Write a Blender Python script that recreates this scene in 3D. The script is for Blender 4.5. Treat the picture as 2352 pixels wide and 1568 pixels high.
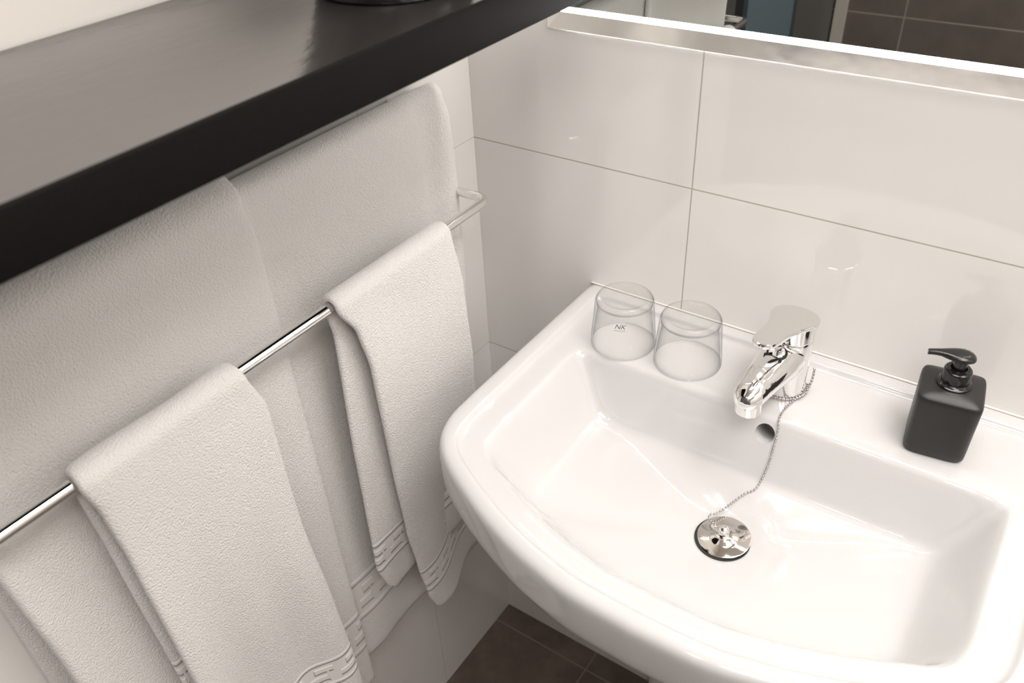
import bpy, bmesh, math, random
from mathutils import Vector, Matrix
PI = math.pi
for o in list(bpy.data.objects): bpy.data.objects.remove(o)
S = bpy.context.scene
COL = S.collection
# ------------------------------------------------------------------ camera
cam_d = bpy.data.cameras.new('camera'); cam = bpy.data.objects.new('camera', cam_d); COL.objects.link(cam)
cam_d.sensor_width = 36.0; cam_d.lens = 29.636; cam_d.clip_start = 0.01
cam.matrix_world = Matrix(((0.824619, -0.306425, 0.475508, 0.641170),(0.563949, 0.511191, -0.648572, -0.815574),(-0.044337, 0.802987, 0.594346, 1.412294),(0,0,0,1)))
cam_d.dof.use_dof = True; cam_d.dof.focus_distance = 0.98; cam_d.dof.aperture_fstop = 7.1
S.camera = cam
# ------------------------------------------------------------------ world, exposure
w = bpy.data.worlds.new('world'); S.world = w; w.use_nodes = True
w.node_tree.nodes['Background'].inputs[0].default_value = (1.0, 0.95, 0.88, 1)
w.node_tree.nodes['Background'].inputs[1].default_value = 0.3
S.view_settings.view_transform = 'Standard'; S.view_settings.look = 'None'
S.view_settings.gamma = 1; S.view_settings.use_curve_mapping = False
S.view_settings.exposure = 0.47
# ------------------------------------------------------------------ lamps of the room and added unseen fill lamps
def area(name, loc, rot, sx, sy, power, col=(1, .952, .925)):
    l = bpy.data.lights.new(name, 'AREA'); l.shape = 'RECTANGLE'; l.size = sx; l.size_y = sy
    l.energy = power; l.color = col
    o = bpy.data.objects.new(name, l); o.location = loc; o.rotation_euler = rot; COL.objects.link(o); return o
LIGHTS = [((1.50, -.75), 1.5), ((0.38, -1.38), 1.5)]  # the rear left spot is unseen, added to brighten the back wall
for (lx, ly), pw in LIGHTS:
    area('downlight_lamp', (lx, ly, 2.365), (0, 0, 0), .11, .11, pw)
area('soft_fill_lamp', (1.08, -.36, 2.33), (0, 0, 0), .50, .50, 7.5)  # unseen panel added as soft light on walls and towels
area('rear_fill_lamp', (1.00, -1.20, 2.33), (0, 0, 0), .70, .70, 11.5)  # second unseen panel, added to fill the shadows from behind
area('tube_lamp', (0.55, -0.085, 1.975), (0, 0, 0), .5, .03, 1.2)
# ------------------------------------------------------------------ helpers
def link(name, me, mat=None, parent=None, smooth=True):
    o = bpy.data.objects.new(name, me); COL.objects.link(o)
    if mat: me.materials.append(mat)
    if parent: o.parent = parent
    if smooth:
        for p in me.polygons: p.use_smooth = True
    return o
def mesh(name, vs, fs, mat=None, parent=None, smooth=True, angle=None):
    me = bpy.data.meshes.new(name); me.from_pydata([tuple(v) for v in vs], [], fs); me.update()
    bm = bmesh.new(); bm.from_mesh(me); bmesh.ops.recalc_face_normals(bm, faces=bm.faces); bm.to_mesh(me); bm.free()
    o = link(name, me, mat, parent, smooth)
    if angle: me.set_sharp_from_angle(angle=math.radians(angle))
    return o
def tag(o, label=None, cat=None, group=None, kind=None):
    for k, v in (('label', label), ('category', cat), ('group', group), ('kind', kind)):
        if v: o[k] = v
    return o
def empty(name, loc, rz=0):
    o = bpy.data.objects.new(name, None); o.location = loc; o.rotation_euler = (0, 0, rz); o.empty_display_size = .02
    COL.objects.link(o); return o
def box(name, a, b, mat, parent=None, bevel=0, seg=3):
    x0, y0, z0 = a; x1, y1, z1 = b
    bm = bmesh.new(); bmesh.ops.create_cube(bm, size=1)
    for v in bm.verts: v.co = Vector(((x0+x1)/2+v.co.x*(x1-x0), (y0+y1)/2+v.co.y*(y1-y0), (z0+z1)/2+v.co.z*(z1-z0)))
    if bevel: bmesh.ops.bevel(bm, geom=list(bm.edges), offset=bevel, segments=seg, affect='EDGES', profile=.5)
    me = bpy.data.meshes.new(name); bm.to_mesh(me); bm.free()
    o = link(name, me, mat, parent, bool(bevel))
    if bevel: me.set_sharp_from_angle(angle=math.radians(50))
    return o
def loft(name, rings, mat=None, parent=None, cap=True, closed_ring=True, angle=None, smooth=True):
    n = len(rings[0]); vs = [p for r in rings for p in r]; fs = []
    for i in range(len(rings)-1):
        for k in range(n if closed_ring else n-1):
            a = i*n+k; b = i*n+(k+1) % n; fs.append((a, b, b+n, a+n))
    if cap:
        for base, r in ((0, rings[0]), ((len(rings)-1)*n, rings[-1])):
            c = [sum(p[j] for p in r)/n for j in range(3)]; vs.append(c); ci = len(vs)-1
            for k in range(n): fs.append((ci, base+k, base+(k+1) % n))
    return mesh(name, vs, fs, mat, parent, smooth, angle)
def lathe(name, prof, mat, parent=None, n=64, c=(0, 0), angle=35, close=False):
    rings = [[(c[0]+max(r, 1e-5)*math.cos(2*PI*k/n), c[1]+max(r, 1e-5)*math.sin(2*PI*k/n), z) for k in range(n)] for r, z in prof]
    if close: rings.append(rings[0]); return loft(name, rings, mat, parent, cap=False, angle=angle)
    return loft(name, rings, mat, parent, angle=angle)
def spline(P, n):
    """Catmull-Rom through P, n points per span"""
    P = [Vector(p) for p in P]; out = []
    Q = [2*P[0]-P[1]]+P+[2*P[-1]-P[-2]]
    for i in range(1, len(Q)-2):
        for j in range(n):
            t = j/n; a, b, c, d = Q[i-1], Q[i], Q[i+1], Q[i+2]
            out.append(.5*((2*b)+(c-a)*t+(2*a-5*b+4*c-d)*t*t+(3*b-a-3*c+d)*t**3))
    out.append(P[-1]); return out
def tube_rings(P, r, n=20):
    P = [Vector(p) for p in P]; rings = []; up = Vector((0, 0, 1))
    prev = None
    for i, p in enumerate(P):
        t = (P[min(i+1, len(P)-1)]-P[max(i-1, 0)]).normalized()
        if prev is None:
            s = t.cross(up); s = s if s.length > .1 else t.cross(Vector((1, 0, 0)))
        else: s = prev-t*prev.dot(t)
        s.normalize(); prev = s; q = t.cross(s)
        rr = r[i] if isinstance(r, (list, tuple)) else r
        rings.append([p+s*rr*math.cos(2*PI*k/n)+q*rr*math.sin(2*PI*k/n) for k in range(n)])
    return rings
def tube(name, P, r, mat, parent=None, n=20): return loft(name, tube_rings(P, r, n), mat, parent)
def lerp_tab(tab, x):
    if x <= tab[0][0]: return tab[0][1]
    for (a, va), (b, vb) in zip(tab, tab[1:]):
        if x <= b:
            t = (x-a)/(b-a); t = t*t*(3-2*t)*.5+t*.5; return va+(vb-va)*t
    return tab[-1][1]
def sm(a, b, x):
    t = min(1, max(0, (x-a)/(b-a))); return t*t*(3-2*t)
def bake(o):
    """replace the mesh by its evaluated (modifiers applied) mesh"""
    dg = bpy.context.evaluated_depsgraph_get(); dg.update()
    me = bpy.data.meshes.new_from_object(o.evaluated_get(dg)); o.modifiers.clear(); o.data = me
    return o
# ------------------------------------------------------------------ materials
def mat(name, col, rough=.5, metal=0, **kw):
    m = bpy.data.materials.new(name); m.use_nodes = True; b = m.node_tree.nodes['Principled BSDF']
    b.inputs['Base Color'].default_value = (*col, 1); b.inputs['Roughness'].default_value = rough; b.inputs['Metallic'].default_value = metal
    for k, v in kw.items():
        b.inputs[k.replace('_', ' ')].default_value = v
    return m
def N(m, t, **kw):
    n = m.node_tree.nodes.new(t)
    for k, v in kw.items(): setattr(n, k, v)
    return n
def L(m, a, b): m.node_tree.links.new(a, b)
def math_n(m, op, a, b=None, c=None):
    n = N(m, 'ShaderNodeMath', operation=op)
    for i, v in enumerate((a, b, c)):
        if v is None: continue
        if isinstance(v, (int, float)): n.inputs[i].default_value = v
        else: L(m, v, n.inputs[i])
    return n.outputs[0]
def bump(m, h, strength, dist, normal=None):
    n = N(m, 'ShaderNodeBump'); n.inputs['Strength'].default_value = strength; n.inputs['Distance'].default_value = dist
    L(m, h, n.inputs['Height'])
    if normal: L(m, normal, n.inputs['Normal'])
    return n.outputs[0]
def noise(m, vec, scale, detail=2, rough=.5):
    n = N(m, 'ShaderNodeTexNoise'); n.inputs['Scale'].default_value = scale; n.inputs['Detail'].default_value = detail
    n.inputs['Roughness'].default_value = rough
    if vec: L(m, vec, n.inputs['Vector'])
    return n.outputs[0]
def tile_mat(name, col, grout, rough, ax_a, a0, wa, ax_b, b0, wb, t, mottled=0.0, wav=.0, spec=.5, top=None):
    m = mat(name, col, rough); b = m.node_tree.nodes['Principled BSDF']
    b.inputs['Specular IOR Level'].default_value = spec
    g = N(m, 'ShaderNodeNewGeometry'); sp = N(m, 'ShaderNodeSeparateXYZ'); L(m, g.outputs['Position'], sp.inputs[0])
    da = math_n(m, 'PINGPONG', math_n(m, 'SUBTRACT', sp.outputs[ax_a], a0), wa/2)
    db = math_n(m, 'PINGPONG', math_n(m, 'SUBTRACT', sp.outputs[ax_b], b0), wb/2)
    d = math_n(m, 'MINIMUM', da, db)
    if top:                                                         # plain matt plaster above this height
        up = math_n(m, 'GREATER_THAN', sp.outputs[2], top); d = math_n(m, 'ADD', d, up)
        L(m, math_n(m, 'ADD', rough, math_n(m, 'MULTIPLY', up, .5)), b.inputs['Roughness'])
        dimmed = up
    mr = N(m, 'ShaderNodeMapRange', interpolation_type='SMOOTHSTEP'); L(m, d, mr.inputs['Value'])
    mr.inputs['From Min'].default_value = t*.4; mr.inputs['From Max'].default_value = t
    mix = N(m, 'ShaderNodeMix', data_type='RGBA'); L(m, mr.outputs[0], mix.inputs['Factor'])
    mix.inputs['A'].default_value = (*grout, 1); mix.inputs['B'].default_value = (*col, 1)
    if mottled:
        nz = noise(m, g.outputs['Position'], 9, 6, .65)
        r = N(m, 'ShaderNodeMapRange'); L(m, nz, r.inputs['Value']); r.inputs['From Min'].default_value = .3; r.inputs['From Max'].default_value = .7
        r.inputs['To Min'].default_value = 1-mottled; r.inputs['To Max'].default_value = 1+mottled
        mx = N(m, 'ShaderNodeMix', data_type='RGBA', blend_type='MULTIPLY'); mx.inputs['Factor'].default_value = 1
        mx.inputs['A'].default_value = (*col, 1); L(m, r.outputs[0], mx.inputs['B']); L(m, mx.outputs['Result'], mix.inputs['B'])
    res = mix.outputs['Result']
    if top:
        m2 = N(m, 'ShaderNodeMix', data_type='RGBA'); L(m, dimmed, m2.inputs['Factor']); L(m, res, m2.inputs['A'])
        m2.inputs['B'].default_value = (.66, .63, .59, 1); res = m2.outputs['Result']  # plaster colour darkened to stand in for weaker light up here
    L(m, res, b.inputs['Base Color'])
    nrm = bump(m, mr.outputs[0], .5, .0006)
    if wav: nrm = bump(m, noise(m, g.outputs['Position'], 6, 1), wav, .01, nrm)
    L(m, nrm, b.inputs['Normal'])
    return m
GROUT = (.55, .49, .43)
M_WB = tile_mat('white_tile_back', (.89, .875, .85), GROUT, .05, 0, .305, .66, 2, .978, .33, .0011, spec=.65)
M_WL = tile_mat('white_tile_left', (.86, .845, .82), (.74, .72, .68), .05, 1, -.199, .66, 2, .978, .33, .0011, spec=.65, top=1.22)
M_BR = tile_mat('brown_wall_tile', (.125, .105, .092), (.30, .27, .24), .35, 0, .178, .45, 2, .640, .094, .0022, .18)
M_FL = tile_mat('brown_floor_tile', (.135, .105, .085), (.25, .21, .175), .38, 0, .20, .33, 1, -.042, .33, .002, .35)
M_PAINT = mat('ceiling_paint', (.82, .79, .75), .7)
M_PAINTW = mat('wall_paint', (.85, .83, .79), .6)
M_CER = mat('glazed_ceramic', (.66, .655, .65), .075, 0, Coat_Weight=.3)
M_CHROME = mat('chrome', (.86, .85, .84), .035, 1)
M_BEAD = mat('bead_steel', (.50, .48, .46), .12, 1)
M_STEEL = mat('polished_steel', (.78, .74, .70), .07, 1)
M_DARK = mat('black_rubber', (.012, .011, .010), .45)
M_BLK = mat('satin_black_plastic', (.016, .0145, .014), .42)
M_GBLK = mat('glossy_black_plastic', (.012, .011, .011), .13)
M_LED = mat('lit_strip', (1, 1, 1), .4); _b = M_LED.node_tree.nodes['Principled BSDF']
_b.inputs['Emission Color'].default_value = (1, .98, .95, 1); _b.inputs['Emission Strength'].default_value = 34.0
M_LAMP = mat('lamp_diffuser', (1, 1, 1), .4); _b = M_LAMP.node_tree.nodes['Principled BSDF']
_b.inputs['Emission Color'].default_value = (1, .93, .84, 1); _b.inputs['Emission Strength'].default_value = 12
M_MIR = mat('mirror_silver', (.80, .82, .80), .0, 1)
M_BEV = mat('mirror_bevel_silver', (.92, .89, .85), .22, 1)
nz = noise(M_BEV, N(M_BEV, 'ShaderNodeNewGeometry').outputs['Position'], 14, 3)
L(M_BEV, bump(M_BEV, nz, .25, .004), M_BEV.node_tree.nodes['Principled BSDF'].inputs['Normal'])
M_GLASS = bpy.data.materials.new('clear_glass'); M_GLASS.use_nodes = True
_t = M_GLASS.node_tree; _t.nodes.remove(_t.nodes['Principled BSDF'])
_lw = N(M_GLASS, 'ShaderNodeLayerWeight'); _lw.inputs[0].default_value = .5
_fr = math_n(M_GLASS, 'ADD', .025, math_n(M_GLASS, 'MULTIPLY', .5, math_n(M_GLASS, 'POWER', _lw.outputs['Facing'], 5)))
_f3 = math_n(M_GLASS, 'POWER', _lw.outputs['Facing'], 3.5)
_cm = N(M_GLASS, 'ShaderNodeMix', data_type='RGBA'); _cm.inputs['A'].default_value = (.993, .993, .99, 1); _cm.inputs['B'].default_value = (.60, .61, .62, 1)
L(M_GLASS, _f3, _cm.inputs['Factor'])
_tr = N(M_GLASS, 'ShaderNodeBsdfTransparent'); L(M_GLASS, _cm.outputs['Result'], _tr.inputs[0])
_gl = N(M_GLASS, 'ShaderNodeBsdfGlossy'); _gl.inputs['Roughness'].default_value = .02
_ms = N(M_GLASS, 'ShaderNodeMixShader'); L(M_GLASS, _fr, _ms.inputs[0]); L(M_GLASS, _tr.outputs[0], _ms.inputs[1]); L(M_GLASS, _gl.outputs[0], _ms.inputs[2])
L(M_GLASS, _ms.outputs[0], _t.nodes['Material Output'].inputs[0])
M_SEAL = mat('silicone', (.86, .83, .78), .3)
M_BLUE = mat('door_blue', (.095, .135, .16), .45)
M_DGREY = mat('dark_grey_panel', (.07, .07, .067), .4)
M_TRIM = mat('light_trim', (.45, .42, .38), .4)
M_PRINT = mat('grey_print', (.25, .24, .23), .5)
M_WHITEPL = mat('white_metal', (.8, .8, .78), .35)
# black lacquered shelf with a faintly wavy gloss
M_SHELF = mat('black_lacquer', (.026, .023, .021), .18, 0, IOR=2.8)
M_EDGE = mat('matt_black_edge', (.006, .0052, .0048), .6, 0, Specular_IOR_Level=.08)
g = N(M_SHELF, 'ShaderNodeNewGeometry'); mp = N(M_SHELF, 'ShaderNodeMapping'); mp.inputs['Scale'].default_value = (26, 11, 26)
mp.inputs['Rotation'].default_value = (0, 0, .5)
L(M_SHELF, g.outputs['Position'], mp.inputs['Vector'])
h1 = noise(M_SHELF, mp.outputs[0], 3.0, 4, .6)
L(M_SHELF, bump(M_SHELF, h1, .35, .0012), M_SHELF.node_tree.nodes['Principled BSDF'].inputs['Normal'])
# terry cloth: loops as bump, woven border band by distance from the hem (UV v in metres)
def terry(name, b0, b1, col=(.80, .785, .76)):
    m = mat(name, col, .95); b = m.node_tree.nodes['Principled BSDF']
    b.inputs['Sheen Weight'].default_value = .35; b.inputs['Sheen Roughness'].default_value = .5
    b.inputs['Specular IOR Level'].default_value = .15
    uv = N(m, 'ShaderNodeUVMap'); sp = N(m, 'ShaderNodeSeparateXYZ'); L(m, uv.outputs[0], sp.inputs[0])
    u, v = sp.outputs[0], sp.outputs[1]
    g = N(m, 'ShaderNodeTexCoord')
    vo = N(m, 'ShaderNodeTexVoronoi'); vo.inputs['Scale'].default_value = 560; L(m, g.outputs['Object'], vo.inputs['Vector'])
    loops = math_n(m, 'SUBTRACT', 1.0, vo.outputs['Distance'])
    tuft = noise(m, g.outputs['Object'], 420, 3, .7)
    pile = math_n(m, 'ADD', math_n(m, 'MULTIPLY', loops, .7), math_n(m, 'MULTIPLY', tuft, .45))
    inb = math_n(m, 'MULTIPLY', math_n(m, 'GREATER_THAN', v, b0), math_n(m, 'LESS_THAN', v, b1))
    edge = math_n(m, 'LESS_THAN', v, .009)
    flat = math_n(m, 'MAXIMUM', inb, edge)
    wid = b1-b0
    t = math_n(m, 'DIVIDE', math_n(m, 'SUBTRACT', v, b0), wid)      # 0..1 inside the band
    def ramp(x, wd_):
        r = N(m, 'ShaderNodeMapRange', interpolation_type='SMOOTHSTEP'); L(m, x, r.inputs['Value'])
        r.inputs['From Min'].default_value = -wd_; r.inputs['From Max'].default_value = wd_; return r.outputs[0]
    def bar(c, hw):                                                 # raised cord at t = c
        return ramp(math_n(m, 'SUBTRACT', hw, math_n(m, 'ABSOLUTE', math_n(m, 'SUBTRACT', t, c))), .035)
    cords = math_n(m, 'MAXIMUM', bar(.07, .05), bar(.93, .05))
    seg = math_n(m, 'FRACT', math_n(m, 'DIVIDE', u, .034))
    segA = ramp(math_n(m, 'SUBTRACT', .62, seg), .03); segB = ramp(math_n(m, 'SUBTRACT', math_n(m, 'FRACT', math_n(m, 'ADD', seg, .2)), .45), .03)
    mid = math_n(m, 'MAXIMUM', math_n(m, 'MULTIPLY', bar(.36, .09), segA), math_n(m, 'MULTIPLY', bar(.66, .09), segB))
    riser = math_n(m, 'MULTIPLY', math_n(m, 'LESS_THAN', math_n(m, 'ABSOLUTE', math_n(m, 'SUBTRACT', seg, .64)), .03), bar(.5, .25))
    pat = math_n(m, 'MULTIPLY', math_n(m, 'MAXIMUM', math_n(m, 'MAXIMUM', cords, mid), riser), inb)
    notflat = math_n(m, 'SUBTRACT', 1.0, flat)
    weave = math_n(m, 'MULTIPLY', math_n(m, 'SINE', math_n(m, 'MULTIPLY', v, 4200)), .05)
    h = math_n(m, 'ADD', math_n(m, 'MULTIPLY', pile, notflat), math_n(m, 'MULTIPLY', weave, flat))
    big = math_n(m, 'ADD', math_n(m, 'MULTIPLY', notflat, .9), math_n(m, 'MULTIPLY', pat, .9))
    L(m, bump(m, h, .8, .0013, bump(m, big, 1.0, .0022)), b.inputs['Normal'])
    return m
# ------------------------------------------------------------------ room shell
X1, Y0, H = 1.75, -1.65, 2.37
def st(o): return tag(o, kind='structure')
st(box('floor', (-.12, Y0-.1, -.1), (X1+.1, .1, 0), M_FL))
st(box('ceiling', (-.12, Y0-.1, H), (X1+.1, .1, H+.08), M_PAINT))
st(box('wall_back', (-.12, 0, 0), (X1+.1, .1, H), M_WB))
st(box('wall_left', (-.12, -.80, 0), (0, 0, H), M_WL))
st(box('wall_right', (X1, Y0, 0), (X1+.1, 0, H), M_PAINTW))
st(box('wall_front', (-.12, Y0-.1, 0), (X1+.1, Y0, H), M_BR))
st(box('trim_1', (0, Y0, 0), (.03, Y0+.015, H), M_TRIM))
d = st(empty('door_1', (-.06, -1.2, 0)))
def dpart(name, a, b, m):
    o = box(name, a, b, m); o.parent = d; o.matrix_parent_inverse = Matrix.Translation((.06, 1.2, 0)); return o
dpart('door_frame', (-.12, -.90, 0), (-.002, -.8005, H-.002), M_DGREY)
dpart('door_slab', (-.12, -1.31, 0), (-.012, -1.0, H-.002), M_BLUE)
dpart('door_edge', (-.12, -.999, 0), (-.022, -.9005, H-.002), M_DARK)
dpart('side_panel', (-.12, Y0+.016, 0), (-.004, -1.3105, H-.002), M_DGREY)
# ------------------------------------------------------------------ black shelf and the bowl on it
sh = box('wall_shelf', (0.0005, -.80, 1.2044), (.2397, -.112, 1.2405), M_SHELF, bevel=.0022)
sh.data.materials.append(M_EDGE)
for p in sh.data.polygons:
    if p.normal.z < .995: p.material_index = 1
tag(sh, 'black lacquered thick shelf on the white left wall above the towels', 'shelf')
bw = lathe('bowl', [(.058, 1.2407), (.063, 1.2415), (.0660, 1.246), (.0685, 1.262), (.072, 1.30), (.074, 1.37), (.072, 1.3705), (.070, 1.30), (.0665, 1.262), (.058, 1.249), (.03, 1.246), (0, 1.246)],
           M_GBLK, c=(.144, -.272))
tag(bw, 'round black pot cut off by the top frame edge, standing on the black shelf', 'pot'); bw.name = 'round_pot'
# ------------------------------------------------------------------ mirror
mx0, mx1, mz0, mz1 = .119, 1.15, 1.133, 1.90
mir = tag(empty('wall_mirror', (.63, 0, mz0)), 'large mirror with a bright white line along its lower edge, above the washbasin', 'mirror')
def mpart(name, vs, fs, m, smooth=False):
    o = mesh(name, [(x-.63, y, z-mz0) for x, y, z in vs], fs, m, mir, smooth); return o
def rect(i, y): return [(mx0+i, y, mz0+i), (mx1-i, y, mz0+i), (mx1-i, y, mz1-i), (mx0+i, y, mz1-i)]
bv = .0200
o1, i1 = rect(0, -.0035), rect(bv, -.0075); bk = rect(0, -.0005)
mpart('bevel', o1+i1+bk, [(0, 1, 5, 4), (1, 2, 6, 5), (2, 3, 7, 6), (3, 0, 4, 7), (0, 1, 9, 8), (1, 2, 10, 9), (2, 3, 11, 10), (3, 0, 8, 11)], M_BEV)
for a, b_, y in ((bv, bv+.0026, -.0078), (bv+.0036, bv+.0060, -.0078)):
    p, q = rect(a, y), rect(b_, y)
    zs_, ze = mz0+a, mz0+b_
    box('light_strip', (mx0+a-.63, -.0078, zs_-mz0), (mx1-a-.63, -.0010, ze-mz0), M_LED, mir)
box('strip_gap', (mx0+bv+.0026-.63, -.0070, bv+.0026), (mx1-bv-.0026-.63, -.0010, bv+.0036), M_TRIM, mir)
gl = box('mirror_glass', (mx0+bv-.63, -.0075, bv+.0060), (mx1-bv-.63, -.0010, mz1-mz0-bv), M_MIR, mir)
# lamp fixture above the mirror
fx = tag(empty('mirror_lamp', (.55, 0, 1.98)), 'white tube lamp fixed to the wall above the mirror', 'lamp')
box('lamp_body', (-.30, -.115, 0), (.30, -.0005, .04), M_WHITEPL, fx, .004)
box('diffuser', (-.27, -.105, -.004), (.27, -.065, -.0005), M_LAMP, fx)
for (lx, ly), pw in LIGHTS:
    e = tag(empty('ceiling_light', (lx, ly, H)), None, 'lamp', 'ceiling lights')
    e['label'] = {(1.50, -.75): 'small ceiling spot near the right wall', (.38, -1.38): 'small added ceiling spot, unseen, beside the door'}[(lx, ly)]
    lathe('trim_ring', [(.082, -.0005), (.082, -.004), (.068, -.0045), (.068, -.0005)], M_WHITEPL, e, close=True)
pn = tag(empty('added_light_panel', (1.08, -.36, H)), 'added square white light panel, unseen, on the ceiling right of the washbasin', 'lamp')
box('added_panel_frame', (-.31, -.31, -.03), (.31, .31, -.0005), M_WHITEPL, pn, .004)
pn2 = tag(empty('added_light_panel', (1.00, -1.20, H)), 'added larger square white fill panel, unseen, on the ceiling at the rear', 'lamp')
box('added_panel_frame', (-.39, -.39, -.03), (.39, .39, -.0005), M_WHITEPL, pn2, .004)
# ------------------------------------------------------------------ washbasin
XC, W2 = .464, .2895
CX, CY = .464, -.235
half = [(0, -.437), (.06, -.4345), (.10, -.427), (.14, -.4155), (.18, -.400), (.225, -.378), (.258, -.357), (.278, -.334), (.2885, -.305), (.2905, -.27), (.2905, -.20)]
pts = [Vector((x, y, 0)) for x, y in half]
cur = spline(pts, 12)
poly = [(XC+p.x, p.y) for p in cur]+[(XC+.2895, -.001), (XC-.2895, -.001)]+[(XC-p.x, p.y) for p in reversed(cur[1:])]
def ray_poly(th):
    dx, dy = math.cos(th), math.sin(th); best = None
    for i in range(len(poly)):
        (x0, y0), (x1, y1) = poly[i], poly[(i+1) % len(poly)]
        ex, ey = x1-x0, y1-y0; den = dx*ey-dy*ex
        if abs(den) < 1e-12: continue
        t = ((x0-CX)*ey-(y0-CY)*ex)/den; s = ((x0-CX)*dy-(y0-CY)*dx)/den
        if t > 0 and -1e-6 <= s <= 1+1e-6:
            ln = math.hypot(ex, ey); cosn = abs(dx*ey-dy*ex)/ln
            if best is None or t < best[0]: best = (t, cosn)
    return best
NA = 288
TH = [2*PI*k/NA+1e-4 for k in range(NA)]
RO = [ray_poly(t) for t in TH]
def softmin(rs, p): return sum(r**-p for r in rs)**(-1/p)
def ring(inset, z, yb=None, hw=None, p=24, front=None):
    out = []
    for th, (r, cn) in zip(TH, RO):
        dx, dy = math.cos(th), math.sin(th)
        back = dy > 0 and (CY+dy*r) > -.004
        rs = []
        if yb is None:
            rr = r if back else r-inset/max(cn, .35); px_, py_ = CX+dx*rr, min(CY+dy*rr, -.0008)
            if back and px_ < XC-W2+inset: px_ = XC-W2+inset
            if back and px_ > XC+W2-inset: px_ = XC+W2-inset
            out.append((px_, py_, z)); continue
        rs.append(r-(inset)/max(cn, .5) if not back else 9)
        if dy > 1e-3: rs.append((yb-CY)/dy)
        if abs(dx) > 1e-3: rs.append(hw/abs(dx))
        rr = softmin(rs, p); out.append((CX+dx*rr, CY+dy*rr, z))
    return out
DR = (.469, -.228)
def toward(rg, f, z, c=DR, circ=None):
    out = []
    for (x, y, _), th in zip(rg, TH):
        out.append((c[0]+(x-c[0])*f, c[1]+(y-c[1])*f, z))
    return out
def circle_ring(r, z): return [(DR[0]+r*math.cos(t), DR[1]+r*math.sin(t), z) for t in TH]
def mixr(a, b, f, z): return [(p[0]*(1-f)+q[0]*f, p[1]*(1-f)+q[1]*f, z) for p, q in zip(a, b)]
rings = []
body = ring(0, .8)
rings += [toward(body, .30, .625, (.464, -.13)), toward(body, .50, .632, (.464, -.12)), toward(body, .70, .668, (.464, -.11)), toward(body, .86, .708, (.464, -.08)),
          toward(body, .945, .738, (.464, -.05)), ring(.004, .752), ring(.001, .762), ring(0, .775), ring(0, .800), ring(.0008, .8065), ring(.0035, .8110), ring(.0080, .8130), ring(.0130, .8135),
          ring(.016, .8134, -.0165, .272, 40), ring(.018, .8126, -.0185, .2705, 40), ring(.0205, .8085, -.0205, .268, 36), ring(.024, .8068, -.0245, .264, 34),
          ring(.030, .8064, -.036, .257, 30), ring(.037, .8062, -.085, .246, 26), ring(.042, .8060, -.116, .2405, 24), ring(.0455, .8048, -.1215, .2370, 24), ring(.0495, .8010, -.1250, .2335, 24), ring(.0545, .7940, -.1275, .2300, 22),
          ring(.070, .766, -.1365, .2175, 18), ring(.086, .7435, -.1435, .2075, 14), ring(.094, .7372, -.1465, .2020, 12), ring(.104, .7338, -.1515, .194, 11), ring(.120, .7312, -.160, .180, 10)]
f0 = ring(.120, .7312, -.160, .180, 10)
c0 = circle_ring(.034, .72)
rings += [mixr(f0, c0, .3, .7268), mixr(f0, c0, .6, .7225), mixr(f0, c0, .85, .7190), circle_ring(.034, .7170), circle_ring(.029, .7162), circle_ring(.012, .7160)]
basin = loft('washbasin', rings, M_CER)
basin.modifiers.new('s', 'SUBSURF').levels = 1
def cutter(P, r):
    rg = tube_rings(P, r, 40); return loft('cut', rg)
cuts = [cutter([(.466, -.160, .7815), (.466, -.125, .7875), (.466, -.090, .770)], .0105), cutter([(DR[0], DR[1], .74), (DR[0], DR[1], .70), (DR[0], DR[1], .665)], .0225)]
for c in cuts:
    b = basin.modifiers.new('b', 'BOOLEAN'); b.object = c; b.operation = 'DIFFERENCE'; b.solver = 'EXACT'
bake(basin)
for c in cuts: bpy.data.objects.remove(c)
for p in basin.data.polygons: p.use_smooth = True
basin.data.set_sharp_from_angle(angle=math.radians(38))
tag(basin, 'white ceramic washbasin with rounded front and flat back ledge, against the tiled wall', 'washbasin')
# pedestal (a part of the basin)
pr = []
for z, s in ((0.001, 1.05), (.03, 1.0), (.35, .92), (.50, 1.0), (.628, 1.0)):
    pr.append([(XC+s*.078*(abs(math.cos(t))**.5)*(1 if math.cos(t) > 0 else -1), -.130+s*.132*(abs(math.sin(t))**.6)*(1 if math.sin(t) > 0 else -1), z) for t in [2*PI*k/64 for k in range(64)]])
loft('pedestal', pr, M_CER, basin)
st(box('trim_2', (XC-W2+.004, -.0032, .8136), (XC+W2-.004, -.0003, .8154), M_SEAL, bevel=.0007))
# ------------------------------------------------------------------ plug with bead chain
pl = tag(empty('basin_plug', (DR[0], DR[1], .717)), 'polished round metal plug on a bead chain, lying in the washbasin', 'plug')
PR = .0275
tilt = Matrix.Rotation(math.radians(-4), 4, 'Y') @ Matrix.Rotation(math.radians(3), 4, 'X')
pc = lathe('plug_plate', [(0, .0015), (PR-.001, .0022), (PR, .0028), (PR, .0036), (PR-.0012, .0040), (.016, .0044), (.0135, .0050), (.010, .0064), (.0075, .0070), (.0055, .0072), (0, .0072)], M_STEEL, pl)
sl = lathe('rubber_seal', [(0, -.004), (.020, -.004), (.0265, -.0015), (.0285, -.0002), (.0285, .0014), (0, .0020)], M_DARK, pl)
sl.location = (-.0012, -.0012, 0)
kb = lathe('knob', [(0, .0070), (.0050, .0070), (.0052, .0078), (.0052, .0105), (.0046, .0112), (.0030, .0116), (.0040, .0124), (.0052, .0140), (.0050, .0158), (.0038, .0172), (.0015, .0180), (0, .0181)], M_CHROME, pl, n=32)
for o in (pc, kb): o.matrix_local = tilt
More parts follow.
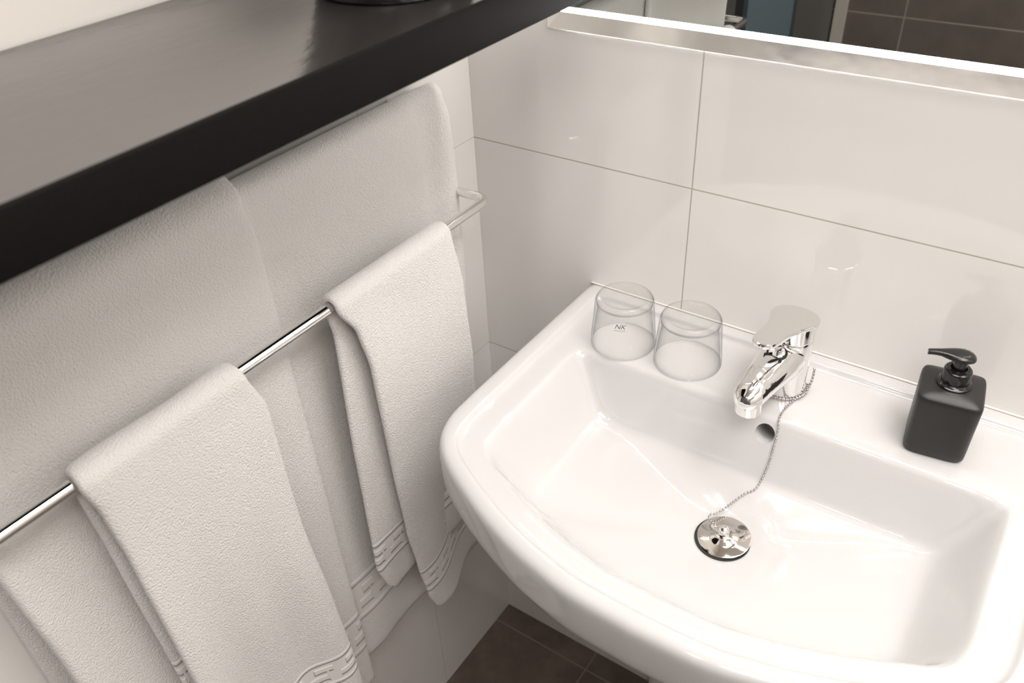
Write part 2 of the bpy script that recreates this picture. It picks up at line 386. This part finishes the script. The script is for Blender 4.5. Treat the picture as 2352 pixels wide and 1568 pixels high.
rg = tube('split_ring', [(-.0045+.0055*math.cos(a)-.003, .0045*math.sin(a)+.001, .0120+.0035*math.cos(a+.6)) for a in [2*PI*k/28 for k in range(29)]], .00045, M_CHROME, pl, 8)
z = .8092
path = []
for k in range(0, 15):                                   # loop round the base of the tap
    a = math.radians(-165+k*14); path.append((.460+.0262*math.cos(a), -.069+.0262*math.sin(a), .8085+.0001*k))
path += [(.4868, -.0605, .815), (.4872, -.0570, .826), (.4862, -.0560, .834)]
chainA = path
chainB = [(.4875, -.0585, .834), (.4880, -.0640, .822), (.4865, -.0730, .8105), (.4810, -.0830, .8085), (.4765, -.100, .8082), (.4755, -.116, .8080), (.4765, -.1245, .8048), (.4785, -.1290, .794),
          (.4785, -.1405, .759), (.4760, -.1490, .7385), (.4740, -.1600, .7330), (.4665, -.1700, .7305), (.4590, -.1870, .7275), (.4540, -.1995, .7255), (.4500, -.2075, .7250), (.4460, -.2125, .7255), (.4480, -.2190, .7262), (.4545, -.2240, .7280), (.4590, -.2265, .7295)]
def bead_chain(paths, r=.00138, step=.0039):
    bm = bmesh.new()
    for P in paths:
        pts = spline(P, 24); acc = 0; beads = [pts[0]]
        for a, b in zip(pts, pts[1:]):
            acc += (b-a).length
            if acc >= step: beads.append(b); acc -= step
        for b in beads: bmesh.ops.create_uvsphere(bm, u_segments=12, v_segments=8, radius=r, matrix=Matrix.Translation(b-Vector((DR[0], DR[1], .717))))
        rg = tube_rings([p-Vector((DR[0], DR[1], .717)) for p in pts[::3]], .00032, 6); n = 6
        vs = [[bm.verts.new(q) for q in r_] for r_ in rg]
        for i in range(len(vs)-1):
            for k in range(n): bm.faces.new((vs[i][k], vs[i][(k+1) % n], vs[i+1][(k+1) % n], vs[i+1][k]))
    me = bpy.data.meshes.new('bead_chain'); bm.to_mesh(me); bm.free()
    return link('bead_chain', me, M_BEAD, pl)
bead_chain([chainA, chainB])
# ------------------------------------------------------------------ tap
tp = tag(empty('basin_tap', (.460, -.069, .8066), math.radians(-6)), 'chrome single-lever mixer tap standing on the back ledge of the washbasin', 'tap')
def sec(cx, cy, cz, w, h, ang=0, n=40, e=2.0, top=None):
    """section in the plane perpendicular to the spout (spout runs along -y), tilted by ang"""
    out = []
    for k in range(n):
        t = 2*PI*k/n; c, s = math.cos(t), math.sin(t)
        x = w*math.copysign(abs(c)**(2/e), c); q = h*math.copysign(abs(s)**(2/e), s)
        out.append((cx+x, cy+q*math.sin(ang), cz+q*math.cos(ang)))
    return out
col = lathe('tap_body', [(0, 0), (.0240, 0), (.0243, .002), (.0238, .006), (.0232, .02), (.0230, .045), (.0231, .0705), (.0224, .0722), (0, .0722)], M_CHROME, tp, n=72)
sp = loft('s', [sec(0, .004, .047, .0190, .0235), sec(0, -.012, .047, .0222, .0225), sec(0, -.028, .0480, .0225, .0200), sec(0, -.044, .0482, .0210, .0180), sec(0, -.060, .0480, .0190, .0162),
                sec(0, -.074, .0473, .0172, .0150, .1), sec(0, -.082, .0468, .0166, .0146, .1), sec(0, -.090, .0462, .0155, .0138, .15), sec(0, -.0975, .0455, .0128, .0116, .2), sec(0, -.1025, .0450, .0080, .0075, .2), sec(0, -.1040, .0448, .0030, .0030, .2)])
# join the column and the spout into one blended body
bm = bmesh.new(); bm.from_mesh(col.data); bm.from_mesh(sp.data); bm.to_mesh(col.data); bm.free(); bpy.data.objects.remove(sp)
r = col.modifiers.new('r', 'REMESH'); r.mode = 'VOXEL'; r.voxel_size = .0009
s = col.modifiers.new('s', 'SMOOTH'); s.iterations = 9; s.factor = .6
bake(col)
for p in col.data.polygons: p.use_smooth = True
# aerator under the tip
ae = lathe('aerator', [(0, .0245), (.0125, .0245), (.0134, .0255), (.0134, .042), (0, .042)], M_CHROME, tp, n=40); ae.location = (0, -.0865, 0)
# cartridge cap and lever
cp = loft('cap', [[(.0230*math.cos(t), .0230*math.sin(t), zz) for t in [2*PI*k/64 for k in range(64)]] for zz in (.0728, .0745, .085)] +
          [[(.0232*math.cos(t), .0232*math.sin(t), .0918-.16*(.0232*math.sin(t))) for t in [2*PI*k/64 for k in range(64)]]] , M_CHROME, tp, angle=40)
cp.name = 'lever_hub'
tab = [(-.024, .0), (-.0235, .006), (-.021, .0125), (-.014, .0205), (-.004, .0247), (.006, .0245), (.018, .0205), (.032, .0160), (.048, .0137), (.062, .0130), (.074, .0115), (.0805, .0085), (.0838, .0045), (.0846, .0)]
tb = spline([(a, b_, 0) for a, b_ in tab], 5)
outl = [(p.y, -p.x) for p in tb]+[(-p.y, -p.x) for p in reversed(tb[1:-1])]
def plate(z0, inset, slope=.16, drop=0):
    out = []
    for x, y in outl:
        d = math.hypot(x, y+.03); f = (d-inset)/d if d > inset else 0
        xx, yy = x*f, (y+.03)*f-.03
        out.append((xx, yy, z0+slope*(-yy)+drop*(sm(.02, .085, -yy))))
    return out
lv = loft('lever', [plate(.0895, .004), plate(.0897, .0006), plate(.0905, 0), plate(.0940, 0), plate(.0947, .0004), plate(.0950, .0012)], M_CHROME, tp, angle=32)
for p in lv.data.polygons:
    if p.normal.z > .97: p.use_smooth = False
# skirt under the back half of the lever
bt = lathe('pull_rod_knob', [(0, -.004), (.0080, -.004), (.0088, -.001), (.0088, .0030), (.0080, .0048), (.0055, .0060), (0, .0064)], M_CHROME, tp, n=36)
bt.location = (0, -.0335, .0648); bt.rotation_euler = (math.radians(20), 0, 0)
ring_ = lathe('knob_gap', [(.0086, -.0040), (.0104, -.0040), (.0106, .0022), (.0088, .0022)], M_DARK, tp, n=36, close=True)
ring_.location = (0, -.0335, .0648); ring_.rotation_euler = (math.radians(8), 0, 0)
wd = loft('spout_rib', [[(-wv, y, zt-.006), (wv, y, zt-.006), (wv*.85, y, zt+.0004), (0, y, zt+.0024), (-wv*.85, y, zt+.0004)] for y, wv, zt in
          ((-.0445, .0088, .0668), (-.055, .0072, .0655), (-.070, .0048, .0632), (-.086, .0016, .0598))], M_CHROME, tp, angle=25)
dk = loft('rib_gap', [[(-wv, y, zt-.006), (wv, y, zt-.006), (wv, y, zt+.0003), (-wv, y, zt+.0003)] for y, wv, zt in
          ((-.0420, .0096, .0678), (-.0446, .0094, .0676))], M_DARK, tp, smooth=False)
# ------------------------------------------------------------------ tumblers (upside down)
def tumbler(label, loc, r0, r1, h, printed):
    t = .0016
    prof = [(r0-t, 0.0004), (r0-.0006, 0), (r0, .0006), (r0-.0003, .010)]
    for k in range(1, 7): f = k/6; prof.append((r0-.0003+(r1-r0+.0006)*f, .010+(h-.0155)*f))
    prof += [(r1, h-.0045), (r1-.0006, h-.0044), (r1-.0012, h-.0090), (r1-.0030, h-.0125)]
    for k in range(1, 7): f = k/6; prof.append((r1-.0026+(r0-t-r1+.0026)*f, h-.0135-(h-.0140)*f))
    o = lathe('glass_tumbler', prof, M_GLASS, None, n=96, angle=60, close=True)
    o.location = loc; tag(o, label, 'glass', 'upturned tumblers on the basin ledge')
    lathe('thick_base', [(0, -.0004), (.006, -.0002), (.013, .0004), (.018, -.0002), (r1-.0085, .0006), (r1-.0062, .0024), (r1-.0042, .0028), (r1-.0020, .0014), (r1-.0009, -.0014), (r1-.0012, -.0050), (r1-.0040, -.0062), (r1-.009, -.0066), (.014, -.0058), (.007, -.0064), (0, -.0060)],
          M_GLASS, o, n=96, angle=60).location = (0, 0, h-.0029)
    if printed:
        cu = bpy.data.curves.new('printed_mark', 'FONT'); cu.body = 'NK'; cu.size = .0088; cu.shear = .35; cu.extrude = .00005; cu.align_x = 'CENTER'
        to = bpy.data.objects.new('printed_mark', cu); COL.objects.link(to); bake_me = None
        dg = bpy.context.evaluated_depsgraph_get(); dg.update()
        me = bpy.data.meshes.new_from_object(to.evaluated_get(dg)); bpy.data.objects.remove(to)
        # wrap the letters round the wall of the glass
        rr = r0+(r1-r0)*.66+.0004; a0 = math.radians(-70)
        bm = bmesh.new(); bm.from_mesh(me)
        bmesh.ops.create_grid(bm, x_segments=8, y_segments=1, size=.5, matrix=Matrix.Translation((0, -.0028, 0)) @ Matrix.Diagonal((.013, .0005, 1, 1)))
        for v in bm.verts:
            a = a0+v.co.x/rr; v.co = Vector((rr*math.cos(a), rr*math.sin(a), v.co.y))
        bm.to_mesh(me); bm.free()
        p = link('printed_mark', me, M_PRINT, o, False); p.location = (0, 0, h*.66); p['label'] = 'small grey printed letters'
    return o
tumbler('clear upturned glass with a small grey printed mark, nearest the left wall', (.2705, -.0855, .8066), .0385, .0338, .065, True)
tumbler('clear plain upturned glass beside the tap', (.351, -.080, .8066), .0390, .0342, .063, False)
# ------------------------------------------------------------------ soap dispenser
sd = tag(empty('soap_dispenser', (.6185, -.073, .8066), math.radians(7)), 'matt black square soap bottle with pump on the right of the basin ledge', 'soap dispenser')
def sq(a, z, e=6.0, n=96):
    out = []
    for k in range(n):
        t = 2*PI*(k+.5)/n; c, s = math.cos(t), math.sin(t)
        r = (abs(c)**e+abs(s)**e)**(-1/e); out.append((a*r*c, a*r*s, z))
    return out
loft('bottle', [sq(.0255, .0002), sq(.0272, .0008), sq(.0283, .003), sq(.0286, .010), sq(.0290, .035), sq(.0293, .063, 7.5), sq(.0291, .0675, 8), sq(.0281, .0698, 9), sq(.0268, .0708, 9),
               sq(.0205, .0732, 5), sq(.0170, .0744, 3), sq(.0160, .0748, 2.0), sq(.0160, .0752, 2.0), sq(.010, .0753, 2)], M_BLK, sd, angle=60)
lathe('collar', [(0, .0750), (.0162, .0750), (.0162, .0766), (.0140, .0774), (.0128, .0790), (.0127, .0900), (.0122, .0915), (.0112, .0920), (.0108, .0932), (.0075, .0936), (.0066, .0905), (0, .0905)], M_GBLK, sd, n=56)
lathe('stem', [(.0, .0880), (.0063, .0880), (.0063, .1050), (0, .1050)], M_GBLK, sd, n=40)
secs = []
for x, wd_, zt, zb in ((.0118, .0015, .1052, .1042), (.0112, .0045, .1062, .1034), (.0090, .0078, .1075, .1026), (.0045, .0102, .1088, .1020), (-.001, .0106, .1094, .1018), (-.007, .0092, .1095, .1018), (-.013, .0068, .1093, .1024),
                       (-.018, .0048, .1088, .1034), (-.023, .0038, .1082, .1032), (-.0275, .0034, .1073, .1026), (-.0300, .0032, .1066, .1020)):
    secs.append([(x, wd_*math.copysign(abs(math.cos(t))**.8, math.cos(t)), (zt+zb)/2+(zt-zb)/2*math.copysign(abs(math.sin(t))**.8, math.sin(t))) for t in [2*PI*k/32 for k in range(32)]])
hd = loft('pump_head', secs, M_GBLK, sd, angle=50)
hd.rotation_euler = (0, 0, math.radians(6)); hd.location.z = .0015
def ring_text(txt, a_mid, parent, rad, z):
    bmA = bmesh.new()
    for i, ch in enumerate(txt):
        cu = bpy.data.curves.new('t', 'FONT'); cu.body = ch; cu.size = .0030; cu.extrude = .00012; cu.align_x = 'CENTER'
        to = bpy.data.objects.new('t', cu); COL.objects.link(to)
        dg = bpy.context.evaluated_depsgraph_get(); dg.update()
        me = bpy.data.meshes.new_from_object(to.evaluated_get(dg)); bpy.data.objects.remove(to)
        a = a_mid+(i-(len(txt)-1)/2)*.33
        me.transform(Matrix.Translation((rad*math.cos(a), rad*math.sin(a), z)) @ Matrix.Rotation(a+PI/2, 4, 'Z'))
        bmA.from_mesh(me)
    me = bpy.data.meshes.new('embossed_letters'); bmA.to_mesh(me); bmA.free()
    o = link('embossed_letters', me, mat('worn_grey', (.25, .23, .21), .4), parent, False); return o
ring_text('STOP', math.radians(-62), hd, .0072, .1090); ring_text('OPEN', math.radians(75), hd, .0085, .1088)
# ------------------------------------------------------------------ towel rack
rk = tag(empty('towel_rack', (0, -.45, .971)), 'chrome two-rail towel rack on the left wall under the black shelf', 'towel rack')
def rel(P, c): return [(p[0]-c[0], p[1]-c[1], p[2]-c[2]) for p in P]
RC = (0, -.45, .971)
def rail_path(xb, zb, ya, yb, rad):
    P = [(0.001, yb, zb)]
    P += [(xb-rad, yb, zb)]
    for k in range(1, 8):
        a = PI/2*k/8; P.append((xb-rad+rad*math.sin(a), yb-rad+rad*math.cos(a), zb))
    P += [(xb, yb-rad, zb)]+[(xb, yb-rad+(ya-yb+2*rad)*k/10, zb) for k in range(1, 11)]
    for k in range(1, 9):
        a = PI/2*k/8; P.append((xb-rad+rad*math.cos(a), ya+rad-rad*math.sin(a), zb))
    P.append((.001, ya, zb)); return P
XB, ZB = .0895, .9540
tube('front_rail', rel(rail_path(XB, ZB, -.722, -.096, .0145), RC), .0058, M_CHROME, rk, 28)
XR, ZR = .0285, 1.0750
tube('rear_rail', rel(rail_path(XR, ZR, -.722, -.150, .011), RC), .0044, M_CHROME, rk, 24)
# ------------------------------------------------------------------ towels
def towel(name, label, group, m, xb, zb, rad, T, hemf, hemb, yl, yr, xf, ylb, yrb, xbk, cat='towel', NU=44, pexp=26, toprise=None):
    """closed thick cloth swept from the front hem over the rail to the back hem"""
    st_ = []
    nf = 110; nb = 50
    for i in range(nf+1):
        z = hemf+(zb-hemf)*i/nf; st_.append(('f', z, 0))
    for k in range(1, 14): st_.append(('t', 0, PI*k/14))
    for i in range(nb+1):
        z = zb-(zb-hemb)*i/nb; st_.append(('b', z, PI))
    us = [.5-.5*math.cos(PI*j/NU) for j in range(NU+1)]
    us = [u*.6+.4*(j/NU) for j, u in enumerate(us)]
    loop = [(u, 1) for u in us]+[(u, -1) for u in reversed(us[1:-1])]
    rings = []; uvs = []
    tot = len(st_)
    for si, (kd, z, a) in enumerate(st_):
        e0 = si if kd == 'f' else 999; e1 = (tot-1-si) if kd == 'b' else 999
        fall = min(1, math.sqrt(min(1, (min(e0, e1)+.15)/2.2)))
        rg = []; uvr = []
        for u, sd_ in loop:
            off = sd_*T/2*max(0, 1-abs(2*u-1)**pexp)**.5*fall
            if kd == 'f':
                y = yl(z)+(yr(z)-yl(z))*u; x = xb+rad+xf(u, z); p = (x+off, y, z); v = z-hemf
            elif kd == 't':
                f = a/PI; y = (yl(zb)+(yr(zb)-yl(zb))*u)*(1-f)+(ylb(zb)+(yrb(zb)-ylb(zb))*u)*f
                rr = rad+off+(toprise(u) if toprise else 0)*math.sin(a); p = (xb+rr*math.cos(a), y, zb+rr*math.sin(a)); v = 9
                if True: p = (p[0]+xf(u, zb)*(1-f)-xbk(u, zb)*f, p[1], p[2])
            else:
                y = ylb(z)+(yrb(z)-ylb(z))*u; x = xb-rad-xbk(u, z); p = (x-off, y, z); v = z-hemb
            rg.append(p); uvr.append((y+5, min(v, 2)))
        rings.append(rg); uvs.append(uvr)
    n = len(loop); vs = [p for r in rings for p in r]; fs = []
    for i in range(len(rings)-1):
        for k in range(n): fs.append((i*n+k, i*n+(k+1) % n, (i+1)*n+(k+1) % n, (i+1)*n+k))
    for base in (0, (len(rings)-1)*n):
        for j in range(NU):
            a, b = base+j, base+j+1
            c, d_ = base+(n-j) % n, base+(n-j-1) % n
            q = []
            for t in (a, b, d_, c):
                if t not in q: q.append(t)
            if len(q) > 2: fs.append(tuple(q))
    o = mesh(name, vs, fs, m)
    uvl = o.data.uv_layers.new(name='UVMap'); fl = [t for r in uvs for t in r]
    for lp in o.data.loops: uvl.data[lp.index].uv = fl[lp.vertex_index]
    c = (xb, (yl(zb)+yr(zb))/2, zb)
    o.data.transform(Matrix.Translation((-c[0], -c[1], -c[2]))); o.location = c
    tag(o, label, cat, group)
    return o
cst = lambda v: (lambda z: v)
def wob(u, z, k, s): return s*(math.sin(u*5.1+z*7+k)*.5+math.sin(u*9.7-z*11+2*k)*.3+math.sin(u*3.3+z*23+k*3)*.2)
MT_B = terry('terry_bath', .085, .165); MT_H = terry('terry_hand', .058, .112)
# big towels on the rear rail
towel('bath_towel', 'large white bath towel on the rear rail, nearest the washbasin', 'bath towels on the rear rail', MT_B, XR, ZR, .0095, .0088, .350, .39,
      lambda z: -.440, lambda z: lerp_tab([(.35, -.088), (1.0, -.090), (1.05, -.093), (1.075, -.102)], z),
      lambda u, z: (wob(u, z, 1.3, .0035)+.002*math.exp(-((u-.6)/.12)**2))*sm(1.07, .9, z)*sm(.05, .3, u)+.0045*math.exp(-((u-.95)/.035)**2)-.002*math.exp(-((u-.86)/.03)**2)+sm(.12, .3, u)*sm(.75, .36, z)*(.006*math.sin(u*8+1)+.004),
      cst(-.398), cst(-.100), lambda u, z: -.001, pexp=30)
towel('bath_towel', 'large white bath towel on the rear rail, farther from the washbasin', 'bath towels on the rear rail', MT_B, XR, ZR, .0210, .0138, .318, .35,
      lambda z: lerp_tab([(.3, -.696), (.75, -.704), (.9, -.711), (1.08, -.717)], z), lambda z: lerp_tab([(.33, -.389), (.6, -.393), (.95, -.395), (1.05, -.397), (1.075, -.402)], z),
      lambda u, z: wob(u, z, 4.1, .0025)*sm(1.07, .9, z)+.004*sm(.9, .5, z)*math.sin(u*7+.5)+.006*sm(.95, .8, z)*math.exp(-(u/.06)**2),
      cst(-.712), cst(-.404), lambda u, z: -.001, toprise=lambda u: .003*sm(.3, 1, u))
# hand towels on the front rail
towel('hand_towel', 'small white hand towel on the front rail, nearest the washbasin', 'hand towels on the front rail', MT_H, XB, ZB, .0105, .0085, 0.3932, 0.4888,
      lambda z: lerp_tab([(0.3932, -0.2781), (0.4078, -0.2926), (0.4410, -0.3030), (0.5168, -0.3144), (0.5874, -0.3238), (0.7079, -0.3300), (0.8616, -0.3352), (0.9166, -0.3445), (0.9540, -0.3643)], z),
      lambda z: lerp_tab([(0.3932, -0.1244), (0.5687, -0.1399), (0.7266, -0.1607), (0.8803, -0.1690), (0.9540, -0.1825)], z),
      lambda u, z: wob(u, z, 2.2, .002)*sm(.97, .9, z)-.031*sm(.08, .72, u)*sm(.80, .50, z),
      lambda z: lerp_tab([(0.4888, -0.3404), (0.5116, -0.3570), (0.5521, -0.3674), (0.7411, -0.3643), (0.9146, -0.3580), (0.9540, -0.3643)], z), cst(-0.1867),
      lambda u, z: -.002+.004*sm(.6, .52, z)*math.sin(u*6))
towel('hand_towel', 'small white hand towel on the front rail, farther from the washbasin', 'hand towels on the front rail', MT_H, XB, ZB, .0105, .0085, 0.4254, 0.5843,
      lambda z: lerp_tab([(0.4233, -0.6208), (0.6726, -0.6291), (0.8595, -0.6332), (0.9218, -0.6374), (0.9540, -0.6436)], z),
      lambda z: lerp_tab([(0.4618, -0.4504), (0.6186, -0.4588), (0.7494, -0.4660), (0.9114, -0.4660), (0.9540, -0.4795)], z),
      lambda u, z: wob(u, z, 5.2, .0025)*sm(.97, .9, z)+sm(.85, .5, z)*(.010*math.sin(u*PI*1.6+2.6)+.004*math.sin(u*16)),
      lambda z: lerp_tab([(0.5687, -0.6187), (0.6518, -0.6311), (0.8491, -0.6374), (0.9540, -0.6415)], z), cst(-0.4878),
      lambda u, z: .002*math.sin(u*8))
